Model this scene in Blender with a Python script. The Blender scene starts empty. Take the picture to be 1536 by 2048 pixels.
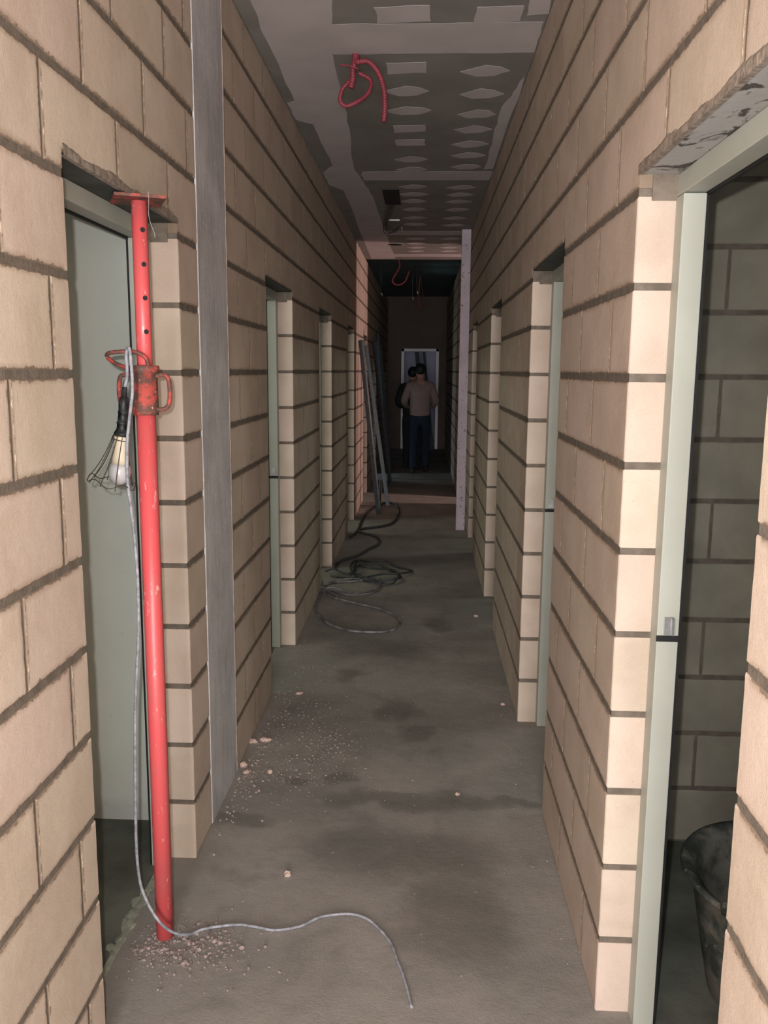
import bpy, bmesh, math, random
from mathutils import Vector, Matrix, noise
random.seed(7)
S = bpy.context.scene
COL = S.collection
R = math.radians

# ------------------------------------------------------------------ camera
CAMH = 1.612
PIT, YAW, ROL, FPX = 0.1632, 0.0438, 0.0078, 1719.3
cd = bpy.data.cameras.new('camera'); cam = bpy.data.objects.new('camera', cd); COL.objects.link(cam)
cd.sensor_fit = 'VERTICAL'; cd.sensor_height = 24.0; cd.lens = FPX / 2048 * 24.0
cd.clip_start = 0.02; cd.clip_end = 200
fw = Vector((-math.sin(YAW) * math.cos(PIT), math.cos(YAW) * math.cos(PIT), -math.sin(PIT)))
r0 = Vector((math.cos(YAW), math.sin(YAW), 0)); u0 = r0.cross(fw)
r1 = r0 * math.cos(ROL) + u0 * math.sin(ROL); u1 = -r0 * math.sin(ROL) + u0 * math.cos(ROL)
M = Matrix((r1, u1, -fw)).transposed().to_4x4(); M.translation = Vector((0, 0, CAMH))
cam.matrix_world = M
S.camera = cam
S.view_settings.view_transform = 'Standard'; S.view_settings.look = 'None'
S.view_settings.gamma = 1; S.view_settings.use_curve_mapping = False
S.view_settings.exposure = 0.0

# ------------------------------------------------------------------ world and lights
w = bpy.data.worlds.new('world'); S.world = w; w.use_nodes = True
w.node_tree.nodes['Background'].inputs[0].default_value = (0.80, 0.82, 0.80, 1)
w.node_tree.nodes['Background'].inputs[1].default_value = 0.30

def lamp(name, kind, loc, energy, color, size=.1, rot=(0, 0, 0), falloff=None, size_y=None, spot=None):
    l = bpy.data.lights.new(name, kind); l.energy = energy; l.color = color
    if kind in ('POINT', 'SPOT'): l.shadow_soft_size = size
    if kind == 'AREA':
        l.size = size
        if size_y: l.shape = 'RECTANGLE'; l.size_y = size_y
    if kind == 'SPOT' and spot: l.spot_size = R(spot); l.spot_blend = .6
    if falloff:
        l.use_nodes = True; nt = l.node_tree
        em = nt.nodes['Emission']; lf = nt.nodes.new('ShaderNodeLightFalloff')
        lf.inputs['Strength'].default_value = 1.0
        nt.links.new(lf.outputs[falloff], em.inputs['Strength'])
    o = bpy.data.objects.new(name, l); COL.objects.link(o); o.location = loc; o.rotation_euler = rot
    return o
lamp('phone_torch', 'POINT', (-.05, 0.0, 1.665), 92, (1.0, .995, .99), .012)
# daylight from the entrance hall behind the viewer, near and far
lamp('entrance_daylight', 'AREA', (-.13, -1.35, 1.15), 80, (1.0, .99, .99), 1.1, rot=(R(90), 0, 0), size_y=2.1)
lamp('hall_daylight', 'AREA', (-.13, -5.8, 1.5), 265, (1.0, .97, 1.0), 1.1, rot=(R(90), 0, 0), size_y=2.6)
# work lamp in the side room at the far end of the corridor
lamp('side_room_work_lamp', 'AREA', (2.9, 10.4, 1.6), 62, (1.0, .68, .64), .22, rot=(0, R(90), 0), size_y=.3)
lamp('end_room_light', 'POINT', (.5, 19.4, 2.4), 5, (.72, .76, 1.0), .1)
lamp('void_fill', 'POINT', (-1.9, 13.1, .5), 24, (.62, .88, 1.0), .2)  # fill light added to lift the dark void past the ceiling
# weak fill lights added inside the side rooms
for x_, y_ in ((-2.2, 1.4), (-2.2, 4.2), (-2.2, 6.6), (-2.2, 8.8), (2.2, 1.4), (2.2, 4.0), (2.2, 6.2), (2.2, 8.3)):
    lamp('room_fill', 'POINT', (x_, y_, 2.3), 4 if y_ < 2 else 26, (.90, 1.0, .88), .2)

# ------------------------------------------------------------------ material helpers
class NT:
    def __init__(s, name):
        s.m = bpy.data.materials.new(name); s.m.use_nodes = True; s.t = s.m.node_tree
        s.b = s.t.nodes['Principled BSDF']; s.tc = None
    def n(s, t, **k):
        x = s.t.nodes.new(t)
        for a, b in k.items(): setattr(x, a, b)
        return x
    def l(s, a, b): s.t.links.new(a, b)
    def obj(s):
        if not s.tc: s.tc = s.n('ShaderNodeNewGeometry')
        return s.tc.outputs['Position']
    def noise(s, scale, detail=4, rough=.55, vec=None, dist=0):
        x = s.n('ShaderNodeTexNoise'); x.inputs['Scale'].default_value = scale
        x.inputs['Detail'].default_value = detail; x.inputs['Roughness'].default_value = rough
        x.inputs['Distortion'].default_value = dist
        s.l(vec if vec else s.obj(), x.inputs['Vector']); return x.outputs['Fac']
    def vec(s, sc, off=(0, 0, 0)):
        x = s.n('ShaderNodeMapping'); x.inputs['Scale'].default_value = sc; x.inputs['Location'].default_value = off
        s.l(s.obj(), x.inputs['Vector']); return x.outputs[0]
    def ramp(s, f, a, b, ca=(0, 0, 0, 1), cb=(1, 1, 1, 1)):
        x = s.n('ShaderNodeMapRange'); x.inputs[1].default_value = a; x.inputs[2].default_value = b
        x.interpolation_type = 'SMOOTHSTEP'; s.l(f, x.inputs[0]); return x.outputs[0]
    def math(s, op, a, b=None, c=None):
        x = s.n('ShaderNodeMath', operation=op)
        for i, v in enumerate((a, b, c)):
            if v is None: continue
            if isinstance(v, (int, float)): x.inputs[i].default_value = v
            else: s.l(v, x.inputs[i])
        return x.outputs[0]
    def mix(s, f, a, b, mode='MIX'):
        x = s.n('ShaderNodeMix', data_type='RGBA', blend_type=mode)
        for i, v in ((0, f), (6, a), (7, b)):
            if isinstance(v, (int, float)): x.inputs[i].default_value = v
            elif isinstance(v, tuple): x.inputs[i].default_value = (v + (1,))[:4]
            else: s.l(v, x.inputs[i])
        return x.outputs[2]
    def bump(s, h, strength=.3, dist=.004):
        x = s.n('ShaderNodeBump'); x.inputs['Strength'].default_value = strength; x.inputs['Distance'].default_value = dist
        s.l(h, x.inputs['Height']); s.l(x.outputs[0], s.b.inputs['Normal'])
    def out(s, color=None, rough=.85, metal=0, spec=.3):
        if color is not None:
            if isinstance(color, tuple): s.b.inputs['Base Color'].default_value = (color + (1,))[:4]
            else: s.l(color, s.b.inputs['Base Color'])
        if isinstance(rough, (int, float)): s.b.inputs['Roughness'].default_value = rough
        else: s.l(rough, s.b.inputs['Roughness'])
        s.b.inputs['Metallic'].default_value = metal; s.b.inputs['Specular IOR Level'].default_value = spec
        return s.m

def mat_block():
    k = NT('sandy_block')
    a = k.n('ShaderNodeAttribute', attribute_name='blk'); sep = k.n('ShaderNodeSeparateColor'); k.l(a.outputs['Color'], sep.inputs[0])
    rnd, edge, r2 = sep.outputs[0], sep.outputs[1], sep.outputs[2]
    c = k.mix(rnd, (.525, .437, .350), (.60, .503, .405))
    c = k.mix(k.math('MULTIPLY', r2, .55), c, (.60, .465, .41))
    c = k.mix(k.ramp(k.noise(6, 4), .35, .7), c, k.mix(1.0, c, (.88, .86, .84), 'MULTIPLY'))
    c = k.mix(k.math('MULTIPLY', k.ramp(k.noise(420, 2), .55, .75), .30), c, (.72, .62, .50))
    c = k.mix(k.math('MULTIPLY', k.ramp(k.noise(350, 2, vec=k.vec((1, 1, 1), (3, 3, 3))), .62, .75), .45), c, (.25, .19, .15))
    # mortar smeared ragged over the rims of each block
    e = k.math('ADD', edge, k.math('MULTIPLY', k.math('SUBTRACT', k.noise(55, 5, .7), .5), 1.3))
    e2 = k.ramp(e, .62, .80)
    c = k.mix(e2, c, (.155, .125, .10))
    # damp brown stains that spread from the joints
    e3 = k.math('MULTIPLY', k.ramp(k.math('ADD', edge, k.noise(5, 4)), .70, 1.35), .5)
    c = k.mix(e3, c, (.30, .215, .15))
    k.bump(k.math('ADD', k.noise(300, 3, .6), k.math('MULTIPLY', k.noise(30, 3), 1.5)), .45, .0016)
    return k.out(c, .93, 0, .15)

def simple(name, col, rough=.7, metal=0, var=.12, scale=20, bump=0, bscale=80, spec=.35):
    k = NT(name); c2 = tuple(x * (1 - var * 2) for x in col)
    c = k.mix(k.ramp(k.noise(scale, 5), .3, .7), col, c2)
    if bump: k.bump(k.noise(bscale, 4), bump, .002)
    return k.out(c, rough, metal, spec)

def mat_floor():
    k = NT('dusty_screed')
    c = k.mix(k.ramp(k.noise(1.3, 6, .6), .3, .72), (.33, .298, .265), (.215, .198, .178))
    c = k.mix(k.math('MULTIPLY', k.ramp(k.noise(4.5, 6, .65, dist=.6), .48, .75), .5), c, (.15, .135, .115))
    c = k.mix(k.math('MULTIPLY', k.ramp(k.noise(2.6, 6, .6, vec=k.vec((1, 1, 1), (5, 2, 1))), .5, .8), .55), c, (.42, .34, .32))
    # damp stains with shapes of their own
    spots = [(-.22, 4.86, .30, .17), (-.10, 3.92, .10, .14), (-.01, 3.68, .09, .08), (-.32, 3.2, .09, .04), (.02, 3.05, .42, .07),
             (.30, 3.06, .22, .04), (-.36, 4.38, .08, .12), (.12, 5.35, .09, .16), (-.05, 2.7, .34, .16), (-.62, 2.86, .12, .06), (-.47, 3.19, .05, .03), (.12, 2.35, .18, .25)]
    xyz = k.n('ShaderNodeSeparateXYZ')
    wob = k.n('ShaderNodeTexNoise'); wob.inputs['Scale'].default_value = 7; wob.inputs['Detail'].default_value = 5; k.l(k.obj(), wob.inputs['Vector'])
    va = k.n('ShaderNodeVectorMath', operation='MULTIPLY_ADD'); k.l(wob.outputs['Color'], va.inputs[0])
    va.inputs[1].default_value = (.22, .22, 0); 
    vb = k.n('ShaderNodeVectorMath', operation='ADD'); k.l(k.obj(), vb.inputs[0]); vb.inputs[1].default_value = (-.11, -.11, 0)
    k.l(vb.outputs[0], va.inputs[2]); k.l(va.outputs[0], xyz.inputs[0])
    tot = None
    for (x, y, a, b) in spots:
        dx = k.math('DIVIDE', k.math('SUBTRACT', xyz.outputs[0], x), a); dy = k.math('DIVIDE', k.math('SUBTRACT', xyz.outputs[1], y), b)
        g = k.math('ADD', k.math('MULTIPLY', dx, dx), k.math('MULTIPLY', dy, dy))
        g = k.ramp(g, 1.6, .1)
        tot = g if tot is None else k.math('MAXIMUM', tot, g)
    c = k.mix(k.math('MULTIPLY', tot, .55), c, (.11, .10, .085))
    # fine pale grit and dust specks
    c = k.mix(k.math('MULTIPLY', k.ramp(k.noise(160, 3, .7), .66, .74), .55), c, (.42, .33, .28))
    c = k.mix(k.math('MULTIPLY', k.ramp(k.noise(90, 4, .7, vec=k.vec((1, 1, 1), (9, 9, 9))), .62, .72), .5), c, (.07, .06, .05))
    h = k.math('ADD', k.math('MULTIPLY', k.noise(5, 6, .6), 5), k.noise(140, 4, .7))
    k.bump(h, .45, .004)
    return k.out(c, k.ramp(k.noise(3, 4), .3, .8), 0, .2) if False else k.out(c, .88, 0, .2)

MB_block = mat_block()
M_mortar = simple('mortar', (.18, .148, .118), .95, 0, .16, 30, .8, 160)
M_floor = mat_floor()
M_board = simple('bare_plasterboard', (.27, .25, .225), .9, 0, .10, 3)
M_comp = simple('joint_compound', (.56, .50, .49), .88, 0, .06, 4, .15, 30)
M_green = None
def mat_greenwall():
    k = NT('grey_green_render')
    c = k.mix(k.ramp(k.noise(2.2, 5), .35, .65), (.72, .75, .65), (.67, .68, .61))
    c = k.mix(k.math('MULTIPLY', k.ramp(k.noise(28, 5, .7), .68, .76), .6), c, (.40, .41, .36))
    c = k.mix(k.math('MULTIPLY', k.ramp(k.noise(60, 3, .7, vec=k.vec((1, 1, 1), (4, 4, 4))), .72, .78), .6), c, (.45, .45, .42))
    sz = k.n('ShaderNodeSeparateXYZ'); k.l(k.obj(), sz.inputs[0])
    foot = k.math('ADD', sz.outputs[2], k.math('MULTIPLY', k.noise(25, 4, .6), .10))
    c = k.mix(k.math('MULTIPLY', k.ramp(foot, .16, .08), .8), c, (.55, .56, .52))
    k.bump(k.noise(14, 5, .6), .35, .006)
    return k.out(c, .9, 0, .2)
M_green = mat_greenwall()
def mat_concrete():
    k = NT('column_concrete')
    c = k.mix(k.ramp(k.noise(3, 6, .6), .3, .7), (.62, .59, .60), (.45, .43, .43))
    c = k.mix(k.math('MULTIPLY', k.ramp(k.noise(9, 6, .75, vec=k.vec((1, 9, 2.2))), .60, .66), .8), c, (.80, .76, .75))
    c = k.mix(k.math('MULTIPLY', k.ramp(k.noise(40, 6, .7, vec=k.vec((1, 1, .15))), .45, .7), .35), c, (.16, .15, .15))
    k.bump(k.noise(45, 6, .7), .5, .004)
    return k.out(c, .85, 0, .3)
M_conc = mat_concrete()
M_frame = simple('grey_green_frame_paint', (.44, .455, .40), .55, 0, .04, 5, spec=.4)
M_black = simple('black_rubber', (.012, .012, .014), .6, 0, .1, 30)
M_steel = simple('zinc_steel', (.50, .50, .50), .42, .85, .15, 40)
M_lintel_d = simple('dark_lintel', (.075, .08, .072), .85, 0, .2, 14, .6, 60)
def mat_lintel():
    k = NT('grey_lintel_with_cement')
    c = k.mix(k.ramp(k.noise(9, 4, .6, vec=k.vec((1.6, 1, 1)), dist=.8), .52, .58), (.40, .39, .38), (.085, .075, .068))
    k.bump(k.noise(30, 5), .4, .003)
    return k.out(c, .85, 0, .25)
M_lintel_g = mat_lintel()
M_pad = simple('grey_brown_pad', (.20, .165, .13), .95, 0, .2, 25, .6, 90)
def mat_red():
    k = NT('chipped_red_paint')
    c = k.mix(k.ramp(k.noise(9, 4), .3, .7), (.62, .080, .085), (.53, .095, .095))
    c = k.mix(k.math('MULTIPLY', k.ramp(k.noise(60, 5, .7, vec=k.vec((1, 1, .4))), .60, .68), .7), c, (.70, .42, .38))
    c = k.mix(k.ramp(k.noise(38, 5, .7, vec=k.vec((1, 1, .5), (2, 7, 3))), .70, .74), c, (.75, .68, .62))
    c = k.mix(k.math('MULTIPLY', k.ramp(k.noise(22, 6, .7, vec=k.vec((1, 1, 1), (7, 1, 3))), .66, .72), .7), c, (.10, .05, .035))
    k.bump(k.noise(120, 4), .2, .001)
    return k.out(c, .42, 0, .5)
M_red = mat_red()
def mat_redrust():
    k = NT('rusty_red_collar')
    c = k.mix(k.ramp(k.noise(30, 6, .7), .38, .56), (.42, .065, .05), (.10, .055, .042))
    c = k.mix(k.ramp(k.noise(70, 5, .7), .62, .70), c, (.62, .35, .30))
    k.bump(k.noise(150, 5, .7), .5, .002)
    return k.out(c, .7, .1, .4)
M_rust = mat_redrust()
M_white_smear = simple('white_plaster', (.66, .60, .58), .9, 0, .15, 30)
M_cord = simple('grey_cord', (.34, .34, .37), .6, 0, .25, 60)
M_cord_d = simple('dark_rubber_cable', (.055, .062, .062), .55, 0, .25, 30)
M_hose_dusty = simple('dusty_grey_cable', (.27, .25, .25), .6, 0, .35, 18)
M_lampblack = simple('dusty_black_plastic', (.03, .033, .033), .5, 0, .5, 60)
M_wire = simple('rusty_wire', (.10, .075, .055), .6, .5, .3, 80)
M_bulbneck = simple('cream_bulb_body', (.62, .53, .40), .45, 0, .04, 10)
def mat_glass():
    k = NT('opal_bulb'); m = k.out((.62, .60, .60), .18, 0, .5); k.b.inputs['Transmission Weight'].default_value = .25; k.b.inputs['Subsurface Weight'].default_value = .2; k.b.inputs['Subsurface Radius'].default_value = (.01, .01, .01); return m
M_bulb = mat_glass()
M_conduit = simple('red_corrugated_plastic', (.27, .045, .062), .45, 0, .15, 30)
M_bucket = None
def mat_bucket():
    k = NT('cement_stained_rubber')
    c = k.mix(k.ramp(k.noise(7, 6, .65), .42, .62), (.035, .045, .04), (.155, .15, .13))
    c = k.mix(k.ramp(k.noise(60, 5, .7), .62, .7), c, (.30, .27, .24))
    k.bump(k.noise(60, 4), .3, .002)
    return k.out(c, .8, 0, .3)
M_bucket = mat_bucket()
def mat_plank():
    k = NT('plaster_splashed_board')
    c = k.mix(k.ramp(k.noise(4, 5), .3, .7), (.60, .50, .55), (.50, .42, .46))
    c = k.mix(k.ramp(k.noise(26, 5, .7), .60, .66), c, (.17, .13, .12))
    k.bump(k.noise(50, 5), .3, .002)
    return k.out(c, .85)
M_plank = mat_plank()
M_stud = simple('galvanised_stud', (.10, .115, .125), .5, .35, .15, 30)
M_end = simple('brown_end_wall', (.15, .115, .10), .95, 0, .08, 3)
M_white = simple('white_frame_paint', (.85, .85, .88), .4, 0, .03, 5)
M_plaster_b = simple('pale_plaster', (.42, .40, .46), .9, 0, .05, 2)
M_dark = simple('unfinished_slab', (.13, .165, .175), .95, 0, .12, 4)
M_grit = simple('crushed_block', (.42, .33, .29), .95, 0, .3, 60)
M_stone = simple('block_chip', (.58, .42, .35), .95, 0, .12, 60, .6, 120)
M_skin = simple('skin', (.36, .20, .14), .6, 0, .05, 20)
M_hair = simple('dark_hair', (.012, .011, .012), .6, 0, .2, 90)
M_shirt = simple('taupe_shirt', (.235, .165, .155), .95, 0, .06, 14, .3, 30)
M_jacket = simple('black_jacket', (.014, .018, .02), .9, 0, .1, 14, .3, 30)
M_trouser = simple('navy_trousers', (.013, .020, .036), .95, 0, .1, 14, .3, 30)
M_shoe = simple('dark_shoes', (.03, .026, .024), .7)
M_copper = simple('bare_wire_ends', (.8, .8, .8), .2, .9, .05)

# ------------------------------------------------------------------ geometry helpers
def link(name, me, mat, parent=None, **props):
    o = bpy.data.objects.new(name, me); COL.objects.link(o)
    for m in (mat if isinstance(mat, (list, tuple)) else [mat]):
        me.materials.append(m)
    if parent: o.parent = parent
    for k_, v in props.items(): o[k_] = v
    return o
def empty(name, loc=(0, 0, 0), **props):
    o = bpy.data.objects.new(name, None); COL.objects.link(o); o.location = loc; o.empty_display_size = .1
    for k_, v in props.items(): o[k_] = v
    return o
class MB:
    def __init__(s): s.bm = bmesh.new()
    def box(s, a, b, bev=0, rot=None, piv=None):
        g = bmesh.ops.create_cube(s.bm, size=1)['verts']
        c = (Vector(a) + Vector(b)) / 2; d = Vector(b) - Vector(a)
        for v in g: v.co = Vector((v.co.x * abs(d.x), v.co.y * abs(d.y), v.co.z * abs(d.z))) + c
        if bev:
            es = {e for v in g for e in v.link_edges}
            r = bmesh.ops.bevel(s.bm, geom=list(es), offset=bev, segments=2, affect='EDGES', profile=.5)
            g = list({v for f in r['faces'] for v in f.verts} | {v for v in g if v.is_valid})
        if rot: bmesh.ops.rotate(s.bm, verts=g, cent=piv or c, matrix=rot)
        return g
    def tube(s, pts, r, n=10, cap=True, rfun=None, smooth=True):
        pts = [Vector(p) for p in pts]; rings = []
        t0 = (pts[1] - pts[0]).normalized()
        up = Vector((0, 0, 1)) if abs(t0.z) < .9 else Vector((1, 0, 0))
        nrm = t0.cross(up).normalized()
        for i, p in enumerate(pts):
            t = (pts[min(i + 1, len(pts) - 1)] - pts[max(i - 1, 0)])
            t = t.normalized() if t.length > 1e-9 else t0
            nrm = (nrm - t * nrm.dot(t)); nrm = nrm.normalized() if nrm.length > 1e-6 else t.orthogonal().normalized()
            bn = t.cross(nrm); rr = rfun(i / (len(pts) - 1)) if rfun else r
            rings.append([s.bm.verts.new(p + (nrm * math.cos(2 * math.pi * j / n) + bn * math.sin(2 * math.pi * j / n)) * rr) for j in range(n)])
        for a, b in zip(rings, rings[1:]):
            for j in range(n):
                f = s.bm.faces.new((a[j], a[(j + 1) % n], b[(j + 1) % n], b[j])); f.smooth = smooth
        if cap:
            s.bm.faces.new(list(reversed(rings[0]))); s.bm.faces.new(rings[-1])
    def lathe(s, prof, n=24, axis=Matrix.Identity(4), smooth=True, closed=False):
        rings = []
        for (r, z) in prof:
            rings.append([s.bm.verts.new(axis @ Vector((r * math.cos(2 * math.pi * j / n), r * math.sin(2 * math.pi * j / n), z))) for j in range(n)])
        for a, b in zip(rings, rings[1:]):
            for j in range(n):
                f = s.bm.faces.new((a[j], a[(j + 1) % n], b[(j + 1) % n], b[j])); f.smooth = smooth
        s.bm.faces.new(list(reversed(rings[0]))); s.bm.faces.new(rings[-1])
    def chunk(s, c, sx, sy, sz, rz=0, sub=1, amp=.35):
        g = bmesh.ops.create_icosphere(s.bm, subdivisions=sub, radius=1)['verts']
        o = Vector((random.random() * 50, random.random() * 50, 0))
        for v in g:
            k_ = 1 + amp * noise.noise(v.co * 1.4 + o); v.co = v.co * k_
            x, y, z = v.co.x * sx, v.co.y * sy, v.co.z * sz
            v.co = Vector((c[0] + x * math.cos(rz) - y * math.sin(rz), c[1] + x * math.sin(rz) + y * math.cos(rz), c[2] + max(z, -sz * .55)))
    def build(s, name, mat, parent=None, **props):
        bmesh.ops.recalc_face_normals(s.bm, faces=s.bm.faces)
        me = bpy.data.meshes.new(name); s.bm.to_mesh(me); s.bm.free()
        if parent is not None and parent.type == 'EMPTY':
            me.transform(Matrix.Translation(-parent.location))
        elif parent is not None and parent.parent is not None and parent.parent.type == 'EMPTY':
            me.transform(Matrix.Translation(-parent.parent.location))
        return link(name, me, mat, parent, **props)
def spline(pts, n=8):
    pts = [Vector(p) for p in pts]; P_ = [pts[0] * 2 - pts[1]] + pts + [pts[-1] * 2 - pts[-2]]; out = []
    for i in range(1, len(P_) - 2):
        a, b, c, d = P_[i - 1], P_[i], P_[i + 1], P_[i + 2]
        for j in range(n):
            t = j / n
            out.append(.5 * ((2 * b) + (c - a) * t + (2 * a - 5 * b + 4 * c - d) * t * t + (3 * b - a - 3 * c + d) * t ** 3))
    out.append(pts[-1]); return out

# ------------------------------------------------------------------ block walls
XR, XL, TH = .4624, -.7325, .15
CEIL = 2.975
LINT = 2.04
class Wall:
    """blocks are prisms; u runs along the wall, z up, d = depth from the seen face (0) to the back (th)"""
    def __init__(s, to_world): s.v = []; s.f = []; s.c = []; s.w = to_world
    def block(s, poly, th=TH, step=.025, jit=.0017, rim=True, back=True, clean=()):
        rnd, r2 = random.random(), random.random()
        off = Vector((random.random() * 9, random.random() * 9, 0))
        out = []
        n = len(poly)
        for i in range(n):
            a = Vector(poly[i]); b = Vector(poly[(i + 1) % n]); L = (b - a).length
            k = max(1, int(L / step)) if step else 1
            for j in range(k): out.append(a + (b - a) * (j / k))
        N = len(out); nr = []
        area = sum(out[i].x * out[(i + 1) % N].y - out[(i + 1) % N].x * out[i].y for i in range(N))
        sg = 1 if area > 0 else -1
        for i in range(N):
            e1 = (out[i] - out[i - 1]).normalized(); e2 = (out[(i + 1) % N] - out[i]).normalized()
            n1 = Vector((-e1.y, e1.x)) * sg; n2 = Vector((-e2.y, e2.x)) * sg
            m = (n1 + n2); m = m / max(.3, m.length_squared) * 2 if m.length > 1e-6 else n1
            nr.append(m)
        if step:
            out = [p + nr[i] * (jit * (noise.noise(Vector((p.x, p.y, 0)) * 22 + off) + .7 * noise.noise(Vector((p.x, p.y, 5)) * 60 + off))) for i, p in enumerate(out)]
        base = len(s.v)
        isclean = lambda p: any(abs(p.x - c_) < .006 for c_ in clean)
        if th and back:
            rings = [(0, .0026 if rim else 0, 1.0), (.0030, .0003, .72), (.020, 0, .0)]
        else:
            rings = [(0, .004 if rim else 0, 1.0), (.0025, .0004, .55), (.016, 0, .0)]
        for ins, d, e in rings:
            for i in range(N):
                q = out[i] + nr[i] * ins; s.v.append(s.w(q.x, q.y, d)); s.c.append((rnd, min(e, .12) if isclean(out[i]) else e, r2))
        for r_ in range(2):
            for i in range(N):
                a = base + r_ * N + i; b = base + r_ * N + (i + 1) % N
                s.f.append((a, b, b + N, a + N))
        s.f.append(tuple(base + 2 * N + i for i in range(N)))
        # sides (separate vertices so that reveals stay clean)
        b2 = len(s.v)
        for d in (.0026 if rim else .0, th):
            for i in range(N):
                s.v.append(s.w(out[i].x, out[i].y, d)); s.c.append((rnd, .05 if isclean(out[i]) else 1.0, r2))
        for i in range(N):
            j = (i + 1) % N
            s.f.append((b2 + i, b2 + j, b2 + N + j, b2 + N + i))
        s.f.append(tuple(b2 + N + i for i in range(N)))
    def build(s, name, parent=None, **props):
        me = bpy.data.meshes.new(name); me.from_pydata(s.v, [], s.f)
        ca = me.color_attributes.new('blk', 'FLOAT_COLOR', 'POINT')
        for i, c in enumerate(s.c): ca.data[i].color = (c[0], c[1], c[2], 1)
        bm = bmesh.new(); bm.from_mesh(me); bmesh.ops.recalc_face_normals(bm, faces=bm.faces); bm.to_mesh(me); bm.free()
        return link(name, me, MB_block, parent, **props)

def block_wall(name, to_world, u0_, u1_, doors, phases, top=CEIL, detail_until=8.0, gaps=(.0085, .005)):
    """doors: (ua, ub, full) ; phases(u, cls) -> phase"""
    W = Wall(to_world)
    gz, gu = gaps
    for c in range(15):
        z0, z1 = .2 * c, .2 * c + .2
        cls = c % 2      # 0: courses .0-.2,.4-.6 ... ; 1: .2-.4 ...
        segs = []; cur = u0_
        for (a, b, full) in doors:
            if full or z1 <= LINT: segs.append((cur, a)); cur = b
        segs.append((cur, u1_))
        for (a, b) in segs:
            js = [a]
            ph, per = phases(.5 * (a + b), cls)
            k = math.ceil((a - ph) / per)
            while ph + k * per < b:
                j = ph + k * per
                if j - a > .045 and b - j > .045: js.append(j)
                k += 1
            js.append(b)
            for p, q in zip(js, js[1:]):
                if q - p < .02: continue
                la = p + (gu if p != a else 0); lb = q - (gu if q != b else 0)
                zb, zt = z0 + gz * (1 if c else 0), min(z1 - gz, top)
                poly = [(la, zb), (lb, zb), (lb, zt), (la, zt)]
                if z0 < LINT < z1:
                    pts = []; cu = la
                    bot = []
                    for (da, db, full) in doors:
                        if full: continue
                        s_, e_ = max(da, la), min(db, lb)
                        if e_ - s_ > .01: bot.append((s_, e_))
                    if bot:
                        s_, e_ = bot[0]; zz = LINT + .002
                        pts = []
                        if s_ - la > .012: pts += [(la, zb), (s_, zb)]
                        pts += [(s_, zz), (e_, zz)]
                        if lb - e_ > .012: pts += [(e_, zb), (lb, zb)]
                        if s_ - la <= .012: pts[0] = (la, zz)
                        if lb - e_ <= .012: pts[-1] = (lb, zz)
                        pts += [(lb, zt), (la, zt)]
                        poly = pts
                near = p < detail_until
                W.block(poly, clean=(a, b), step=(.022 if p < 4.2 else .06) if (near and q > .3) else 0)
    o = W.build(name, kind='structure')
    m = MB()
    def mbox(ua, ub, za, zb):
        P0 = Vector(to_world(ua, za, .0030)); P1 = Vector(to_world(ub, zb, TH - .004))
        m.box([min(P0[i], P1[i]) for i in range(3)], [max(P0[i], P1[i]) for i in range(3)])
    cur = u0_; e = .003
    for (a, b, full) in doors:
        if a - cur > .02: mbox(cur + e, a - e, 0, top)
        if not full: mbox(a - e, b + e, LINT + .006, top)
        cur = b
    if u1_ - cur > .02: mbox(cur + e, u1_ - e, 0, top)
    m.build('mortar', M_mortar, o)
    return o

# doors as (near edge, far edge, open to the ceiling)
DR = [(1.19, 1.987, False), (2.985, 3.826, False), (5.30, 6.084, False), (7.62, 8.308, False), (9.80, 11.05, True)]
DL = [(1.794, 2.615, False)]
DL2 = [(4.07, 4.876, False), (6.14, 6.951, False), (8.45, 9.225, False), (10.66, 11.36, False), (12.7, 13.5, False)]  # last doorway is added to let the fill light into the void
YEND = 18.0
def ph_right(u, c):
    return (2.395, .41) if c == 1 else (2.195, .41)
def ph_left(u, c):
    if u < 2.7: return (1.508, .412) if c == 1 else (1.703, .414)
    if u < 4.2: return (3.45, .41) if c == 1 else (3.665, .41)
    return (5.075, .41) if c == 1 else (5.285, .41)
block_wall('wall_right', lambda u, z, d: (XR + d, u, z), -6.0, YEND, DR, ph_right)
wl = block_wall('wall_left_near', lambda u, z, d: (XL - d, u, z), -6.0, 2.835, DL, ph_left)
block_wall('wall_left', lambda u, z, d: (XL - d, u, z), 3.25, YEND, DL2, ph_left)
# concrete column between the two runs of block
m = MB(); m.box((XL - .15, 2.838, 0), (XL + .0015, 3.243, 3.1), .0015)
bmesh.ops.subdivide_edges(m.bm, edges=m.bm.edges[:], cuts=6, use_grid_fill=True)
m.build('trim_1', M_conc, None, kind='structure')
m = MB(); m.box((XL - .1, 3.2445, 0), (XL + .003, 3.252, CEIL)); m.build('mortar_bead', simple('pale_mortar', (.52, .41, .36), .95, 0, .2, 30), None, kind='structure').name = 'trim_2'

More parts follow.
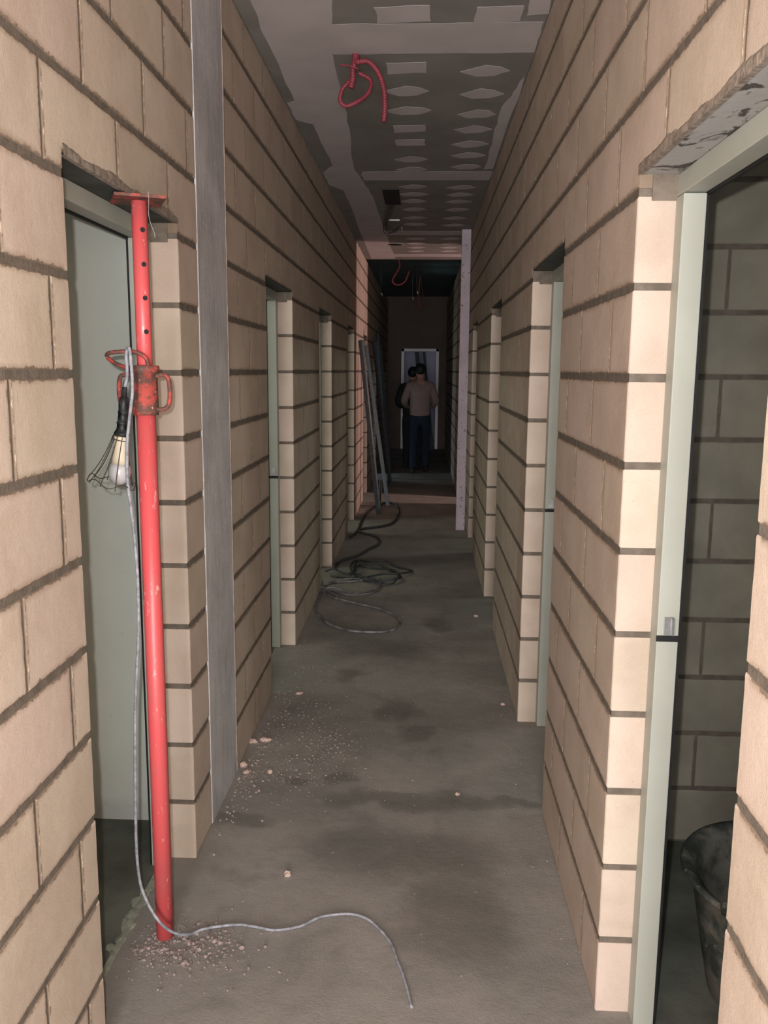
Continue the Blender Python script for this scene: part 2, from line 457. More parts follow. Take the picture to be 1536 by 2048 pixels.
# ------------------------------------------------------------------ floor and ceilings
m = MB(); m.box((-3.4, -6.2, -.12), (3.4, 20.6, 0)); m.build('floor', M_floor, None, kind='structure')
m = MB(); m.box((XL, -6.0, CEIL), (XR, 11.06, CEIL + .02)); ce = m.build('ceiling', M_board, None, kind='structure')
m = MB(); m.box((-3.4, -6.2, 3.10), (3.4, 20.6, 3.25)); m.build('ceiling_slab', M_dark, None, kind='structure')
m = MB()
def patch(pts, z=CEIL, t=.0008, k=6, amp=.006):
    ps = []
    n = len(pts)
    for i in range(n):
        a = Vector(pts[i]); b = Vector(pts[(i + 1) % n])
        for j in range(k):
            p = a.lerp(b, j / k); o = Vector((p.x * 9, p.y * 9, z))
            ps.append(p + Vector((noise.noise(o), noise.noise(o + Vector((7, 3, 1))))) * amp)
    lo = [m.bm.verts.new((p.x, p.y, z - t)) for p in ps]; hi = [m.bm.verts.new((p.x, p.y, z + .001)) for p in ps]
    m.bm.faces.new(lo)
    for i in range(len(ps)):
        j = (i + 1) % len(ps); m.bm.faces.new((lo[i], lo[j], hi[j], hi[i]))
def strip(y0, y1, x0=XL + .28, x1=XR - .005): patch([(x0, y0), (x1, y0), (x1, y1), (x0, y1)], k=14, amp=.012, t=.0007)
# long taped joint along the left, its edge wandering
patch([(XL + .07, -5.9), (-.35, -5.9), (-.36, 3.45), (-.42, 4.05), (-.44, 5.2), (-.50, 6.1), (-.42, 7.1), (-.40, 9.0), (-.36, 11.0), (XL + .07, 11.0), (XL + .10, 6.9), (XL + .01, 6.7), (XL + .01, 6.3), (XL + .10, 6.1), (XL + .09, 5.1), (XL + .01, 5.0), (XL + .01, 4.72), (XL + .05, 4.68), (XL + .06, 3.6)], k=8, amp=.012)
strip(1.1, 1.43); strip(3.69, 4.02); strip(6.27, 6.55); strip(8.85, 9.1); strip(10.55, 10.8)
def screwpatch(x, y, wx=.17, wy=.115, sh=0):
    if sh == 0: pts = [(-.5, -.4), (.5, -.45), (.52, .4), (-.48, .5)]
    else: pts = [(-.62, .05), (-.05, -.5), (.35, -.35), (.60, .0), (.25, .45), (-.25, .5)]
    patch([(x + a * wx, y + b * wy) for a, b in pts], k=4, amp=.012, t=.0009)
for i, y in enumerate([3.60, 4.20, 4.53, 4.855, 5.196, 5.50, 5.92, 6.21, 6.77, 7.05, 7.33, 7.69, 8.10, 8.45, 9.35, 9.68, 10.0, 10.3]):
    screwpatch(-.10, y, .21 if i in (0, 3, 9) else .18, .17 if i == 0 else .155, 0 if i in (0, 1, 4, 5) else 1)
for i, y in enumerate([3.61, 4.246, 4.578, 4.92, 5.22, 5.54, 5.82, 6.13, 6.80, 7.07, 7.35, 7.70, 8.12, 8.5, 9.35, 9.7, 10.0, 10.3]):
    screwpatch(.268, y, .18, .17 if i == 0 else .155, 0 if i == 0 else 1)
# smears against the right wall
patch([(.40, 2.8), (.455, 2.8), (.455, 3.6), (.38, 3.62), (.36, 3.4)], amp=.02)
patch([(.41, 4.6), (.455, 4.3), (.455, 6.2), (.40, 6.2), (.385, 5.2)], amp=.02)
m.build('joint_compound', M_comp, ce)
# round and square openings cut for fittings, dark boxes set in the board
m = MB(); m.lathe([(.082, CEIL - .004), (.082, CEIL + .001), (.088, CEIL + .001), (.088, CEIL - .004)], 28, Matrix.Translation((-.325, 9.75, 0))); m.build('fitting_hole_rim', M_comp, ce)
m = MB(); m.lathe([(.001, CEIL - .0045), (.079, CEIL - .0045), (.079, CEIL - .001), (.001, CEIL - .001)], 28, Matrix.Translation((-.325, 9.75, 0))); m.build('fitting_hole', M_black, ce)
m = MB(); m.box((-.335, 6.86, CEIL - .0045), (-.205, 7.46, CEIL - .0005)); m.build('fitting_hole', M_black, ce)

# thin sheets of rougher, darker floor inside the rooms
M_room_floor = simple('dark_room_floor', (.155, .16, .13), .95, 0, .25, 4, .6, 40)
m = MB(); m.box((-3.3, -6.1, 0), (XL - .114, 17.9, .0015)); m.build('floor_room_left', M_room_floor, None, kind='structure').name = 'floor'
m = MB(); m.box((XR + .14, -6.1, 0), (3.3, 17.9, .0015)); m.build('floor_room_right', M_room_floor, None, kind='structure').name = 'floor'
# ------------------------------------------------------------------ side rooms
def struct_box(name, a, b, mat):
    m = MB(); m.box(a, b); return m.build(name, mat, None, kind='structure')
struct_box('wall_room_left', (-3.3, 2.845, 0), (XL - .155, 2.96, 3.1), M_green)
struct_box('wall_room_left', (-3.3, 5.6, 0), (XL - .155, 5.7, 3.1), M_green)
struct_box('wall_room_left', (-3.3, 7.6, 0), (XL - .155, 7.7, 3.1), M_green)
struct_box('wall_room_left', (-3.3, 9.9, 0), (XL - .155, 10.0, 3.1), M_green)
struct_box('wall_room_left', (-3.3, -1.5, 0), (XL - .155, -1.4, 3.1), M_green)
struct_box('wall_outer_left', (-3.4, -6.2, 0), (-3.3, 20.6, 3.1), M_green)
struct_box('wall_outer_right', (3.3, -6.2, 0), (3.4, 20.6, 3.1), M_end)
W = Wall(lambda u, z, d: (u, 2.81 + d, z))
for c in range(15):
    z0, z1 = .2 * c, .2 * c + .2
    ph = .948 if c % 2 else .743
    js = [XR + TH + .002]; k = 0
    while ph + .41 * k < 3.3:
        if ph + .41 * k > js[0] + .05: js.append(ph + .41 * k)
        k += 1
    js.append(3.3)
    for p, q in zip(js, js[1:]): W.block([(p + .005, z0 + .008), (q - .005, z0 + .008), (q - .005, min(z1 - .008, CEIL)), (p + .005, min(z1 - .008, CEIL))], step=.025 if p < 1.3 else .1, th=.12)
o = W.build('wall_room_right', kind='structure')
o.data.materials[0] = simple('dimmed_block', (.33, .30, .235), .95, 0, .12, 6, .4, 200)  # same block, colour lowered to stand for weaker light in this room
m = MB(); m.box((XR + TH, 2.8145, 0), (3.3, 2.925, 3.1)); m.build('mortar', M_mortar, o)
struct_box('wall_room_right', (XR + TH + .002, 4.9, 0), (3.3, 5.0, 3.1), M_mortar)
struct_box('wall_room_right', (XR + TH + .002, 7.2, 0), (3.3, 7.3, 3.1), M_mortar)
struct_box('wall_room_right', (XR + TH + .002, 9.2, 0), (3.3, 9.3, 3.1), M_mortar)
struct_box('wall_room_right', (XR + TH + .002, 11.5, 0), (3.3, 11.6, 3.1), M_mortar)
struct_box('wall_room_right', (XR + TH + .002, -1.5, 0), (3.3, -1.4, 3.1), M_mortar)
# end wall with a doorway, and the room behind it
m = MB(); m.box((-.98, YEND, 0), (-.455, YEND + .12, 3.1)); m.box((.316, YEND, 0), (.78, YEND + .12, 3.1)); m.box((-.455, YEND, 2.06), (.316, YEND + .12, 3.1))
m.build('wall_end', M_end, None, kind='structure')
struct_box('wall_end_room', (-3.3, 20.5, 0), (3.3, 20.6, 3.1), M_plaster_b)

# ------------------------------------------------------------------ door frames and lintels
def door_frame(n, side, ya, yb, lint, detail=True):
    """steel frame set at the back of the reveal. side +1 right wall, -1 left wall"""
    x0 = XR if side > 0 else XL
    fx = x0 + side * .083; bx = x0 + side * .132
    d = empty('door_%d' % n, (x0 + side * .1, (ya + yb) / 2, 0), kind='structure')
    def bx_(m, a, b, ya_, yb_, za, zb, bev=.002): m.box((min(a, b), ya_, za), (max(a, b), yb_, zb), bev)
    m = MB(); bx_(m, fx, bx, yb - .057, yb - .001, 0.002, 1.988); m.build('jamb', M_frame, d)
    m = MB(); bx_(m, fx, bx, ya + .001, ya + .040, 0.002, 1.988); m.build('jamb', M_frame, d)
    m = MB(); bx_(m, fx, bx, ya + .001, yb - .001, 1.99, LINT - .004); m.build('head', M_frame, d)
    # lintel underside over the reveal, a little uneven where cement dropped on it
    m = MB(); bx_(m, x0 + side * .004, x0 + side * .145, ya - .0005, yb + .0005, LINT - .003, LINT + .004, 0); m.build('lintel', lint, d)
    # thin black strip along the back edge of the frame
    m = MB(); bx_(m, bx + side * .0005, bx + side * .007, yb - .052, yb - .030, .004, 1.99, 0); bx_(m, bx + side * .0005, bx + side * .007, ya + .02, yb - .030, 1.984, 1.996, 0); m.build('frame_edge_strip', M_black, d)
    # thin dark pad added on the reveal under the lintel end
    m = MB(); bx_(m, x0 + side * .030, fx + side * .001, yb - .0045, yb - .0005, 1.982, LINT - .003, .001); m.build('lintel_end_pad', M_pad, d)
    # catch, keep plate and band on the far jamb
    if detail:
        cx = (fx + bx) / 2
        m = MB(); bx_(m, fx - side * .0015, bx + side * .0015, yb - .0595, yb - .0565, 1.002, 1.016, 0); m.build('rubber_band', M_black, d)
        m = MB(); bx_(m, cx - .011, cx + .011, yb - .0605, yb - .0575, 1.018, 1.060, .001)
        bx_(m, cx + .006, cx + .0115, yb - .066, yb - .060, 1.018, 1.058, 0); m.build('strike_plate', M_steel, d)
    return d
dn = 1
for i, (a, b, full) in enumerate(DR):
    if full: continue
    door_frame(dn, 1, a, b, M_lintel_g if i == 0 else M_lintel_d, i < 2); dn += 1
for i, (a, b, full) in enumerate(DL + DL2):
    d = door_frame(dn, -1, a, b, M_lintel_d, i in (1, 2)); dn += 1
    if i == 0:
        # thin bar tying the two jambs at the floor, cement dropped on it
        m = MB(); m.box((XL - .112, a + .04, .001), (XL - .094, b - .057, .006), .001)
        for k in range(30):
            t = random.random()
            y = 2.12 + .42 * t
            m.chunk((XL - .100 - random.random() * .022 * (y < 2.42), y, .003), .006 + random.random() * .012, .010 + random.random() * .022, .004, random.random() * .6, 1, .6)
        m.build('tie_bar', simple('cement_dropped_bar', (.34, .35, .28), .9, 0, .15, 30), d)
# raw mortar under the block edge over the doorways (rough rendered edge)
def rough_edge(side, ya, yb, mat):
    x0 = XR if side > 0 else XL
    m = MB(); n = int((yb - ya) / .012)
    rows = []
    for i in range(n + 1):
        y = ya + (yb - ya) * i / n
        h = .020 + .016 * noise.noise(Vector((y * 7, side * 3, 0))) + .005 * noise.noise(Vector((y * 45, side, 3)))
        t = .0025 + .0015 * noise.noise(Vector((y * 40, 2, side)))
        rows.append([m.bm.verts.new((x0 - side * dx, y, LINT + dz)) for dx, dz in ((-.01, -.004), (t, -.004), (t, h * .6), (-.001, h))])
    for a, b in zip(rows, rows[1:]):
        for j in range(3): m.bm.faces.new((a[j], a[j + 1], b[j + 1], b[j]))
    m.build('cement_edge', mat, bpy.data.objects['door_1' if side > 0 else 'door_5'])
for (s_, a, b) in [(1, 1.19, 1.987), (-1, 1.794, 2.615)]: rough_edge(s_, a, b, simple('edge_cement', (.33, .27, .22), .95, 0, .25, 60, .9, 120))

# ------------------------------------------------------------------ adjustable steel prop in the left doorway
PX, PY = -.715, 2.205
pr = empty('steel_prop', (PX, PY, 0), label='red adjustable steel prop standing in the first doorway on the left', category='prop')
m = MB(); m.tube([(PX, PY, .008), (PX, PY, .7), (PX, PY, 1.52)], .0245, 28); m.build('outer_tube', M_red, pr)
m = MB(); m.tube([(PX + .002, PY, 1.45), (PX + .002, PY, 2.022)], .0195, 24); inn = m.build('inner_tube', M_red, pr)
for z in (1.952, 1.869, 1.787, 1.704):
    d = Vector((.62, -.785, 0)).normalized()
    c = Vector((PX + .002, PY, z)) + d * .0186
    m = MB(); m.tube([c, c + d * .0013], .0062, 14); m.build('pin_hole', M_black, inn)
m = MB(); m.box((PX - .062, PY - .062, 2.022), (PX + .062, PY + .062, 2.030), .0015, Matrix.Rotation(R(24), 3, 'Z'), Vector((PX, PY, 2.025))); m.build('head_plate', M_rust, pr)
m = MB()
m.lathe([(.0255, 1.495), (.0325, 1.494), (.0328, 1.500), (.0325, 1.60), (.0375, 1.602), (.0378, 1.618), (.034, 1.620), (.0205, 1.620)], 28, Matrix.Translation((PX, PY, 0)))
m.build('collar', M_rust, pr)
def handle(sx):
    a = R(8) * sx
    def q(r, z): return (PX + sx * r * math.cos(a), PY - .004 + r * math.sin(a) * .3, z)
    m = MB(); m.tube(spline([q(.031, 1.594), q(.05, 1.596), q(.062, 1.588), q(.066, 1.555), q(.062, 1.522), q(.05, 1.510), q(.031, 1.508)], 7), .0058, 10)
    m.build('collar_handle', M_rust, pr)
handle(1); handle(-1)
m = MB(); m.tube(spline([(PX + .045, PY - .06, 2.034), (PX + .048, PY - .066, 2.015), (PX + .046, PY - .066, 1.985), (PX + .050, PY - .066, 1.960), (PX + .058, PY - .066, 1.938), (PX + .060, PY - .066, 1.925)], 6), .0004, 5); m.build('twine', M_white_smear, pr)
m = MB(); pz = 1.62
m.tube(spline([(PX + .018, PY - .022, 1.612), (PX + .016, PY - .028, 1.635), (PX + .002, PY - .032, 1.648), (PX - .018, PY - .036, 1.654), (PX - .045, PY - .05, 1.653), (PX - .072, PY - .052, 1.649), (PX - .078, PY - .046, 1.640), (PX - .068, PY - .034, 1.628), (PX - .05, PY - .014, 1.617), (PX - .03, PY, 1.612), (PX + .02, PY + .005, 1.615)], 8), .0052, 10)
m.build('locking_pin', M_rust, pr)

# caged hand lamp hanging by its cord from the pin
lx, ly = -.760, 2.150
lamp_e = empty('hand_lamp', (lx, ly, 1.31), label='black handled inspection lamp in a wire cage hanging from the red prop', category='lamp')
ax = Matrix.Translation((lx, ly, 1.455)) @ Matrix.Rotation(R(6), 4, 'Y')
# handle: local z up along the lamp axis
m = MB(); m.lathe([(.004, .112), (.0065, .110), (.0068, .088), (.0115, .084), (.0128, .070), (.0118, .052), (.0132, .050), (.0132, .047), (.0122, .045), (.0128, .024), (.0150, .022), (.0150, .019), (.0132, .017), (.0140, .006), (.0185, -.003), (.0200, -.006), (.0200, -.010), (.0170, -.012), (.0172, -.020)], 24, ax)
m.build('handle', M_lampblack, lamp_e)
m = MB()
m.lathe([(.0150, -.012), (.0192, -.014), (.0192, -.020), (.0180, -.022), (.0195, -.045), (.0215, -.070), (.0225, -.083)], 24, ax)
b_ = m.build('bulb_neck', M_bulbneck, lamp_e)
m = MB()
m.lathe([(.0225, -.083), (.0265, -.092), (.0285, -.104), (.0268, -.117), (.0205, -.129), (.010, -.136), (.001, -.138)], 24, ax)
m.build('bulb_globe', M_bulb, lamp_e)
m = MB(); cx_ = Matrix.Translation((lx, ly, 1.455)) @ Matrix.Rotation(R(14), 4, 'Y')
nb = 10; bots = []
for i in range(nb):
    a = 2 * math.pi * i / nb + .2
    pts = []
    for t, (r_, z) in enumerate([(.0195, -.012), (.023, -.035), (.031, -.07), (.043, -.105), (.057, -.132), (.060, -.142)]):
        pts.append(cx_ @ Vector((r_ * math.cos(a), r_ * math.sin(a), z + .002 * math.sin(i * 2.3 + t))))
    m.tube(spline(pts, 4), .0011, 6); bots.append(pts[-2])
for rr, z in ((.0185, -.011), (.0205, -.022)):
    m.tube([cx_ @ Vector((rr * math.cos(2 * math.pi * j / 20), rr * math.sin(2 * math.pi * j / 20), z)) for j in range(21)], .0012, 6)
ring = []
for i in range(nb):
    a = 2 * math.pi * i / nb + .2
    for t in range(5):
        aa = a + 2 * math.pi / nb * t / 5
        ring.append(cx_ @ Vector((.0585 * math.cos(aa), .0585 * math.sin(aa), -.134 - .007 * math.sin(math.pi * t / 5) * (1 if i % 2 else -1))))
ring.append(ring[0]); m.tube(ring, .0011, 6)
m.build('wire_cage', M_wire, lamp_e)

# the lamp cord: over the pin, down beside the prop, and away over the floor
cp = [(lx + .012, ly, 1.565), (lx + .018, ly + .004, 1.60), (-.741, 2.149, 1.645), (-.734, 2.143, 1.662), (-.727, 2.136, 1.655), (-.722, 2.130, 1.60), (-.7215, 2.125, 1.55), (-.729, 2.12, 1.49), (-.738, 2.12, 1.42), (-.742, 2.125, 1.33), (-.738, 2.14, 1.22), (-.735, 2.15, 1.08), (-.742, 2.16, .92), (-.757, 2.16, .74), (-.764, 2.155, .55), (-.768, 2.15, .36), (-.766, 2.148, .26), (-.758, 2.145, .20), (-.742, 2.143, .155), (-.722, 2.142, .115), (-.698, 2.15, .075), (-.672, 2.175, .038), (-.645, 2.21, .012), (-.61, 2.245, .006), (-.528, 2.268, .006), (-.465, 2.262, .006), (-.406, 2.250, .006), (-.336, 2.272, .006), (-.283, 2.317, .006), (-.21, 2.337, .006), (-.165, 2.330, .006), (-.133, 2.309, .006), (-.105, 2.275, .006), (-.078, 2.232, .006), (-.060, 2.19, .006), (-.047, 2.139, .006), (-.028, 2.075, .006), (-.017, 2.025, .006), (-.006, 1.965, .006)]
m = MB(); m.tube(spline(cp, 8), .0042, 10)
m.build('lamp_cord', M_cord, None, label='thin grey electric cord running from the red prop across the floor', category='cord')

# rubble heaped around the foot of the prop: grit is stuff
def rnd(a, b): return a + (b - a) * random.random()
m = MB()
for k in range(620):
    a = rnd(0, 6.28); r_ = abs(random.gauss(0, .085)) + .022
    s_ = rnd(.002, .0055) if random.random() < .93 else rnd(.005, .009)
    x, y = PX + .045 + r_ * math.cos(a) * 1.3, PY - .035 + r_ * math.sin(a) * .75
    if x < XL - .07: continue
    m.chunk((x, y, s_ * .45), s_, s_ * rnd(.6, 1), s_ * .7, a)
m.build('rubble_at_prop_foot', simple('pinkish_rubble', (.38, .30, .27), .95, 0, .3, 60), None, kind='stuff', label='pinkish mortar crumbs heaped around the foot of the red prop', category='rubble')
m = MB()
def scatter(n, cx, cy, sx, sy, smin=.0018, smax=.0075):
    smin *= .7; smax *= .62
    for k in range(int(n * 1.5)):
        x, y = random.gauss(cx, sx), random.gauss(cy, sy)
        if y < 2.84 or (x < XL + .02) or x > XR - .01:
            if x < XL + .02 or x > XR - .01: continue
        s_ = rnd(smin, smax) * (1 if random.random() < .8 else 1.5)
        m.chunk((x, y, s_ * .4), s_, s_ * rnd(.5, 1), s_ * .6, rnd(0, 6))
scatter(230, -.40, 3.45, .09, .20); scatter(90, -.55, 3.4, .10, .25); scatter(90, -.68, 3.2, .03, .22, .003, .010)
scatter(60, -.55, 3.2, .12, .03); scatter(60, -.60, 3.9, .08, .25); scatter(50, -.66, 4.3, .05, .5); scatter(70, -.3, 3.6, .2, .5, .002, .005)
scatter(60, .1, 3.2, .25, .9, .0015, .0045); scatter(60, -.2, 2.4, .28, .35, .0015, .0045); scatter(40, .41, 2.8, .025, .6, .002, .006); scatter(40, -.5, 4.8, .12, .5, .002, .006)
m.build('floor_grit', M_grit, None, kind='stuff', label='pale crushed block grit scattered over the corridor floor', category='grit')
chips = [(-.723, 3.521, .021, .012, .011, .2, 'pinkish block chip lying right against the left wall past the concrete column'),
         (-.667, 3.540, .024, .013, .011, -.1, 'elongated pinkish chip just right of the one touching the left wall'),
         (-.601, 4.102, .020, .014, .008, .3, 'flat pink chip farthest down the floor on the left side'),
         (-.595, 3.244, .011, .012, .010, .5, 'small orange chip alone on the dust beside the column foot'),
         (-.413, 2.530, .011, .010, .012, 0, 'salmon coloured pebble alone on bare floor in front of the prop cord'),
         (-.715, 3.290, .017, .015, .013, 1, 'pale lump of mortar touching the right edge of the column foot'),
         (-.690, 3.235, .012, .010, .009, .8, 'smaller pale lump in front of the column foot'),
         (.156, 3.102, .010, .009, .008, .8, 'yellowish pebble on the right half of the floor by the damp line'),
         (.375, 5.55, .016, .012, .010, .4, 'pale lump on the floor by the right wall before the third doorway'),
         (.414, 4.023, .011, .009, .008, .2, 'yellowish pebble beside the right wall near the second doorway')]
for (x, y, a, b, c, rz, lb) in chips:
    m = MB(); m.chunk((x, y, c * .5), a, b, c, rz, sub=2, amp=.5); m.build('block_chip', M_stone, None, label=lb, category='chip', group='loose chips of block on the floor')

# ------------------------------------------------------------------ bundle of red conduit hanging from the ceiling
hc = empty('hanging_conduit', (-.318, 4.02, CEIL), label='red corrugated conduit curling down out of the corridor ceiling', category='conduit')
def corr(pts, r, name='conduit_tube', corrugated=True):
    sp = spline(pts, 14)
    m = MB(); n = len(sp)
    # resample evenly and ripple the radius
    L = [0]
    for a, b in zip(sp, sp[1:]): L.append(L[-1] + (b - a).length)
    K = int(L[-1] / .0028); out = []; j = 0
    for i in range(K + 1):
        d = L[-1] * i / K
        while j < n - 2 and L[j + 1] < d: j += 1
        t = (d - L[j]) / max(1e-9, L[j + 1] - L[j]); out.append(sp[j].lerp(sp[j + 1], min(1, max(0, t))))
    m.tube(out, r, 10, rfun=lambda t: r * (1 + .09 * math.sin(t * K * math.pi / 2 * 1.0)))
    m.build(name, M_conduit, hc)
corr([(-.318, 4.02, 2.98), (-.320, 4.02, 2.936), (-.328, 4.025, 2.913), (-.329, 4.03, 2.876), (-.337, 4.03, 2.838)], .0125)
corr([(-.308, 4.03, 2.98), (-.312, 4.01, 2.94), (-.290, 4.0, 2.938), (-.259, 4.0, 2.936), (-.228, 4.0, 2.909), (-.204, 4.0, 2.868), (-.189, 4.0, 2.815), (-.186, 4.0, 2.767), (-.186, 4.0, 2.731), (-.190, 4.0, 2.688)], .0112)
corr([(-.315, 4.06, 2.98), (-.325, 4.05, 2.93), (-.336, 4.04, 2.88), (-.350, 4.035, 2.862), (-.366, 4.03, 2.845), (-.377, 4.03, 2.829), (-.385, 4.03, 2.797), (-.380, 4.03, 2.776), (-.356, 4.03, 2.764), (-.323, 4.03, 2.775), (-.292, 4.04, 2.794), (-.263, 4.05, 2.823), (-.251, 4.06, 2.854), (-.253, 4.07, 2.881), (-.271, 4.07, 2.897), (-.307, 4.06, 2.910)], .0090)
m = MB(); m.tube(spline([(-.300, 4.0, 2.906), (-.33, 3.99, 2.915), (-.355, 3.995, 2.921), (-.386, 4.0, 2.924)], 6), .0035, 8); m.build('cable_tie', M_conduit, hc)

# wires dangling from the square opening further on
wr = empty('dangling_wires', (-.27, 7.2, CEIL), label='loops of dark wire with bright ends hanging from the square ceiling hole', category='wires')
m = MB()
for k in range(5):
    a = rnd(-.02, .02)
    m.tube(spline([(-.27 + a, 7.2, CEIL), (-.30 + a * 2, 7.3, 2.90), (-.33 + a, 7.35 + a, 2.80), (-.30 + a * 3, 7.4, 2.745 + a), (-.24, 7.4, 2.76 + a), (-.215 + a, 7.4, 2.79 + a)], 6), .0025, 6)
m.build('wire_loop', M_black, wr)
m = MB(); m.tube([(-.198, 7.38, 2.775), (-.192, 7.37, 2.775)], .008, 10); m.tube([(-.198, 7.38, 2.757), (-.192, 7.37, 2.757)], .008, 10); m.build('bare_ends', M_copper, wr)
m = MB(); m.box((-.305, 7.44, 2.842), (-.215, 7.455, 2.850)); m.build('metal_hanger', M_steel, wr)

hb = empty('hanging_conduit', (-.35, 11.6, 3.1), label='red conduit loop hanging in the dark void past the end of the ceiling', category='conduit')
m = MB(); m.tube(spline([(-.36, 11.6, 3.1), (-.33, 11.6, 2.95), (-.42, 11.6, 2.78), (-.36, 11.6, 2.72), (-.26, 11.6, 2.76), (-.20, 11.6, 2.9)], 8), .012, 10); m.build('conduit_tube', M_conduit, hb)
tw = empty('hanging_cable', (-.06, 14.0, 3.1), label='tangle of dark cable hanging in the void in front of the end wall', category='cable')
m = MB()
for k in range(4):
    a = rnd(-.05, .05)
    m.tube(spline([(-.07, 14, 3.1), (-.06 + a, 14, 2.9), (-.05 + a * 1.5, 14, 2.72), (-.02 + a * 2, 14, 2.58)], 6), .006, 6)
m.build('cable_strand', simple('dull_red_cable', (.20, .06, .05), .7), tw)
for i, (x, y, z) in enumerate([(-.60, 12.2, 2.68), (-.17, 12.6, 2.66), (-.11, 12.8, 2.76)]):
    m = MB(); m.tube([(x, y, z), (x + .02, y, z - .05)], .012, 8); m.tube([(x, y, z), (x, y, 3.1)], .0015, 6)
    lb = ['shiny hook end hanging near the left wall in the dark void', 'shiny hook end hanging lowest in the middle of the dark void', 'small shiny hook end hanging just above the middle one'][i]
    m.build('ceiling_hanger', M_steel, None, label=lb, category='hanger', group='ceiling hangers in the dark void')

# ------------------------------------------------------------------ cables on the floor
H1 = [(-.72, 6.13), (-.636, 6.123), (-.512, 6.02), (-.401, 6.05), (-.316, 6.169), (-.295, 6.385), (-.333, 6.481), (-.429, 6.474), (-.546, 6.415), (-.645, 6.383), (-.72, 6.28), (-.706, 6.11), (-.658, 6.009), (-.599, 5.927), (-.438, 5.792), (-.268, 5.665), (-.157, 5.502), (-.122, 5.379), (-.148, 5.223), (-.219, 5.152), (-.34, 5.14), (-.449, 5.169), (-.576, 5.294), (-.676, 5.502), (-.708, 5.672), (-.715, 5.917), (-.72, 6.12), (-.764, 6.45)]
H2 = [(-.757, 6.684), (-.697, 6.715), (-.575, 6.618), (-.539, 6.783), (-.498, 6.912), (-.363, 6.923), (-.228, 6.779), (-.153, 6.572), (-.197, 6.417), (-.304, 6.384), (-.428, 6.449), (-.526, 6.621), (-.569, 6.836), (-.562, 7.069), (-.516, 7.163), (-.436, 7.064), (-.304, 7.059), (-.209, 6.95), (-.064, 6.792), (-.161, 6.623), (-.3, 6.6), (-.5, 6.5), (-.7, 6.55)]
H3 = [(-.70, 6.823), (-.70, 6.967), (-.656, 7.152), (-.543, 7.35), (-.464, 7.624), (-.39, 7.843), (-.394, 8.068), (-.458, 8.259), (-.557, 8.374), (-.64, 8.536), (-.576, 8.651), (-.422, 8.776), (-.3, 9.019), (-.251, 9.635), (-.295, 10.205), (-.407, 10.411), (-.529, 10.183), (-.608, 9.657), (-.639, 9.086), (-.638, 8.623), (-.66, 8.3), (-.70, 8.1)]
def cable(name, pts, r, mat, label, lift=.0):
    P_ = [(x, y, r + .001 + lift * (1 + math.sin(i * 1.7))) for i, (x, y) in enumerate(pts)]
    m = MB(); m.tube(spline(P_, 9), r, 8); m.build(name, mat, None, label=label, category='cable', group='cables on the corridor floor')
cable('power_cable', H1, .0075, M_hose_dusty, 'dusty grey cable laid in a wide open loop, nearest of the cables on the floor')
cable('power_cable', [(x * .97 - .012, y + .035) for x, y in H1[:14]], .006, M_hose_dusty, 'second grey strand doubling the inner curve of the dusty cable loop', .008)
cable('power_cable', H2, .0085, M_cord_d, 'dark cable in small overlapping coils behind the grey loop', .012)
cable('power_cable', [(x * .9 - .03, y - .06) for x, y in H2[2:14]], .0075, M_cord_d, 'thinner dark strand lying within the small overlapping coils', .022)
cable('power_cable', H3, .012, M_cord_d, 'thick black cable snaking away and looping round the leaning metal studs')

# ------------------------------------------------------------------ leaning board and metal studs
m = MB(); g = m.box((.356, 8.70, .0), (.446, 8.755, 2.97), .004)
bmesh.ops.subdivide_edges(m.bm, edges=[e for e in m.bm.edges if e.calc_length() > 1], cuts=30)
m.build('upright_board', M_plank, None, label='tall white board splashed with plaster standing upright against the right wall', category='board')
def cstud(name, p0, p1, wdt, dep, mat, label, twist=0):
    p0, p1 = Vector(p0), Vector(p1); d = (p1 - p0); L = d.length; d.normalize()
    q = d.to_track_quat('Z', 'Y').to_matrix().to_4x4() @ Matrix.Rotation(R(twist), 4, 'Z')
    t = .0015; w2, dp, lip = wdt / 2, dep, .008
    prof = [(-w2 + lip, dp), (-w2, dp), (-w2, 0), (w2, 0), (w2, dp), (w2 - lip, dp), (w2 - lip, dp - t), (w2 - t, dp - t), (w2 - t, t), (-w2 + t, t), (-w2 + t, dp - t), (-w2 + lip, dp - t)]
    m = MB(); T = Matrix.Translation(p0) @ q
    a = [m.bm.verts.new(T @ Vector((x, y, 0))) for x, y in prof]; b = [m.bm.verts.new(T @ Vector((x, y, L))) for x, y in prof]
    for i in range(len(prof)):
        j = (i + 1) % len(prof); m.bm.faces.new((a[i], a[j], b[j], b[i]))
    m.bm.faces.new(list(reversed(a))); m.bm.faces.new(b)
    return m.build(name, mat, None, label=label, category='stud', group='metal studs leaning on the left wall')
cstud('metal_stud', (-.490, 9.62, .003), (-.712, 9.78, 1.945), .046, .034, M_stud, 'galvanised stud leaning on the left wall, nearest and tallest of the leaning studs', 100)
cstud('metal_stud', (-.420, 10.22, .003), (-.700, 10.33, 1.90), .070, .040, M_stud, 'wider galvanised stud leaning behind the tallest one', 20)
cstud('metal_stud', (-.500, 10.05, .003), (-.490, 10.25, .30), .030, .02, M_stud, 'short metal offcut propped between the two long leaning studs', 20)
# darker studs leaning further along the same wall
for i, (y, h, x) in enumerate([(12.0, 2.0, -.45), (12.9, 2.15, -.50), (13.8, 2.0, -.52)]):
    lb = ['dark stud leaning on the left wall just past the lit strip', 'tall dark stud leaning on the left wall behind the nearer dark one', 'farthest dark stud leaning on the left wall beside the two people'][i]
    cstud('metal_stud', (x, y, .003), (-.705, y + .1, h), .048, .034, M_stud, lb, 60)

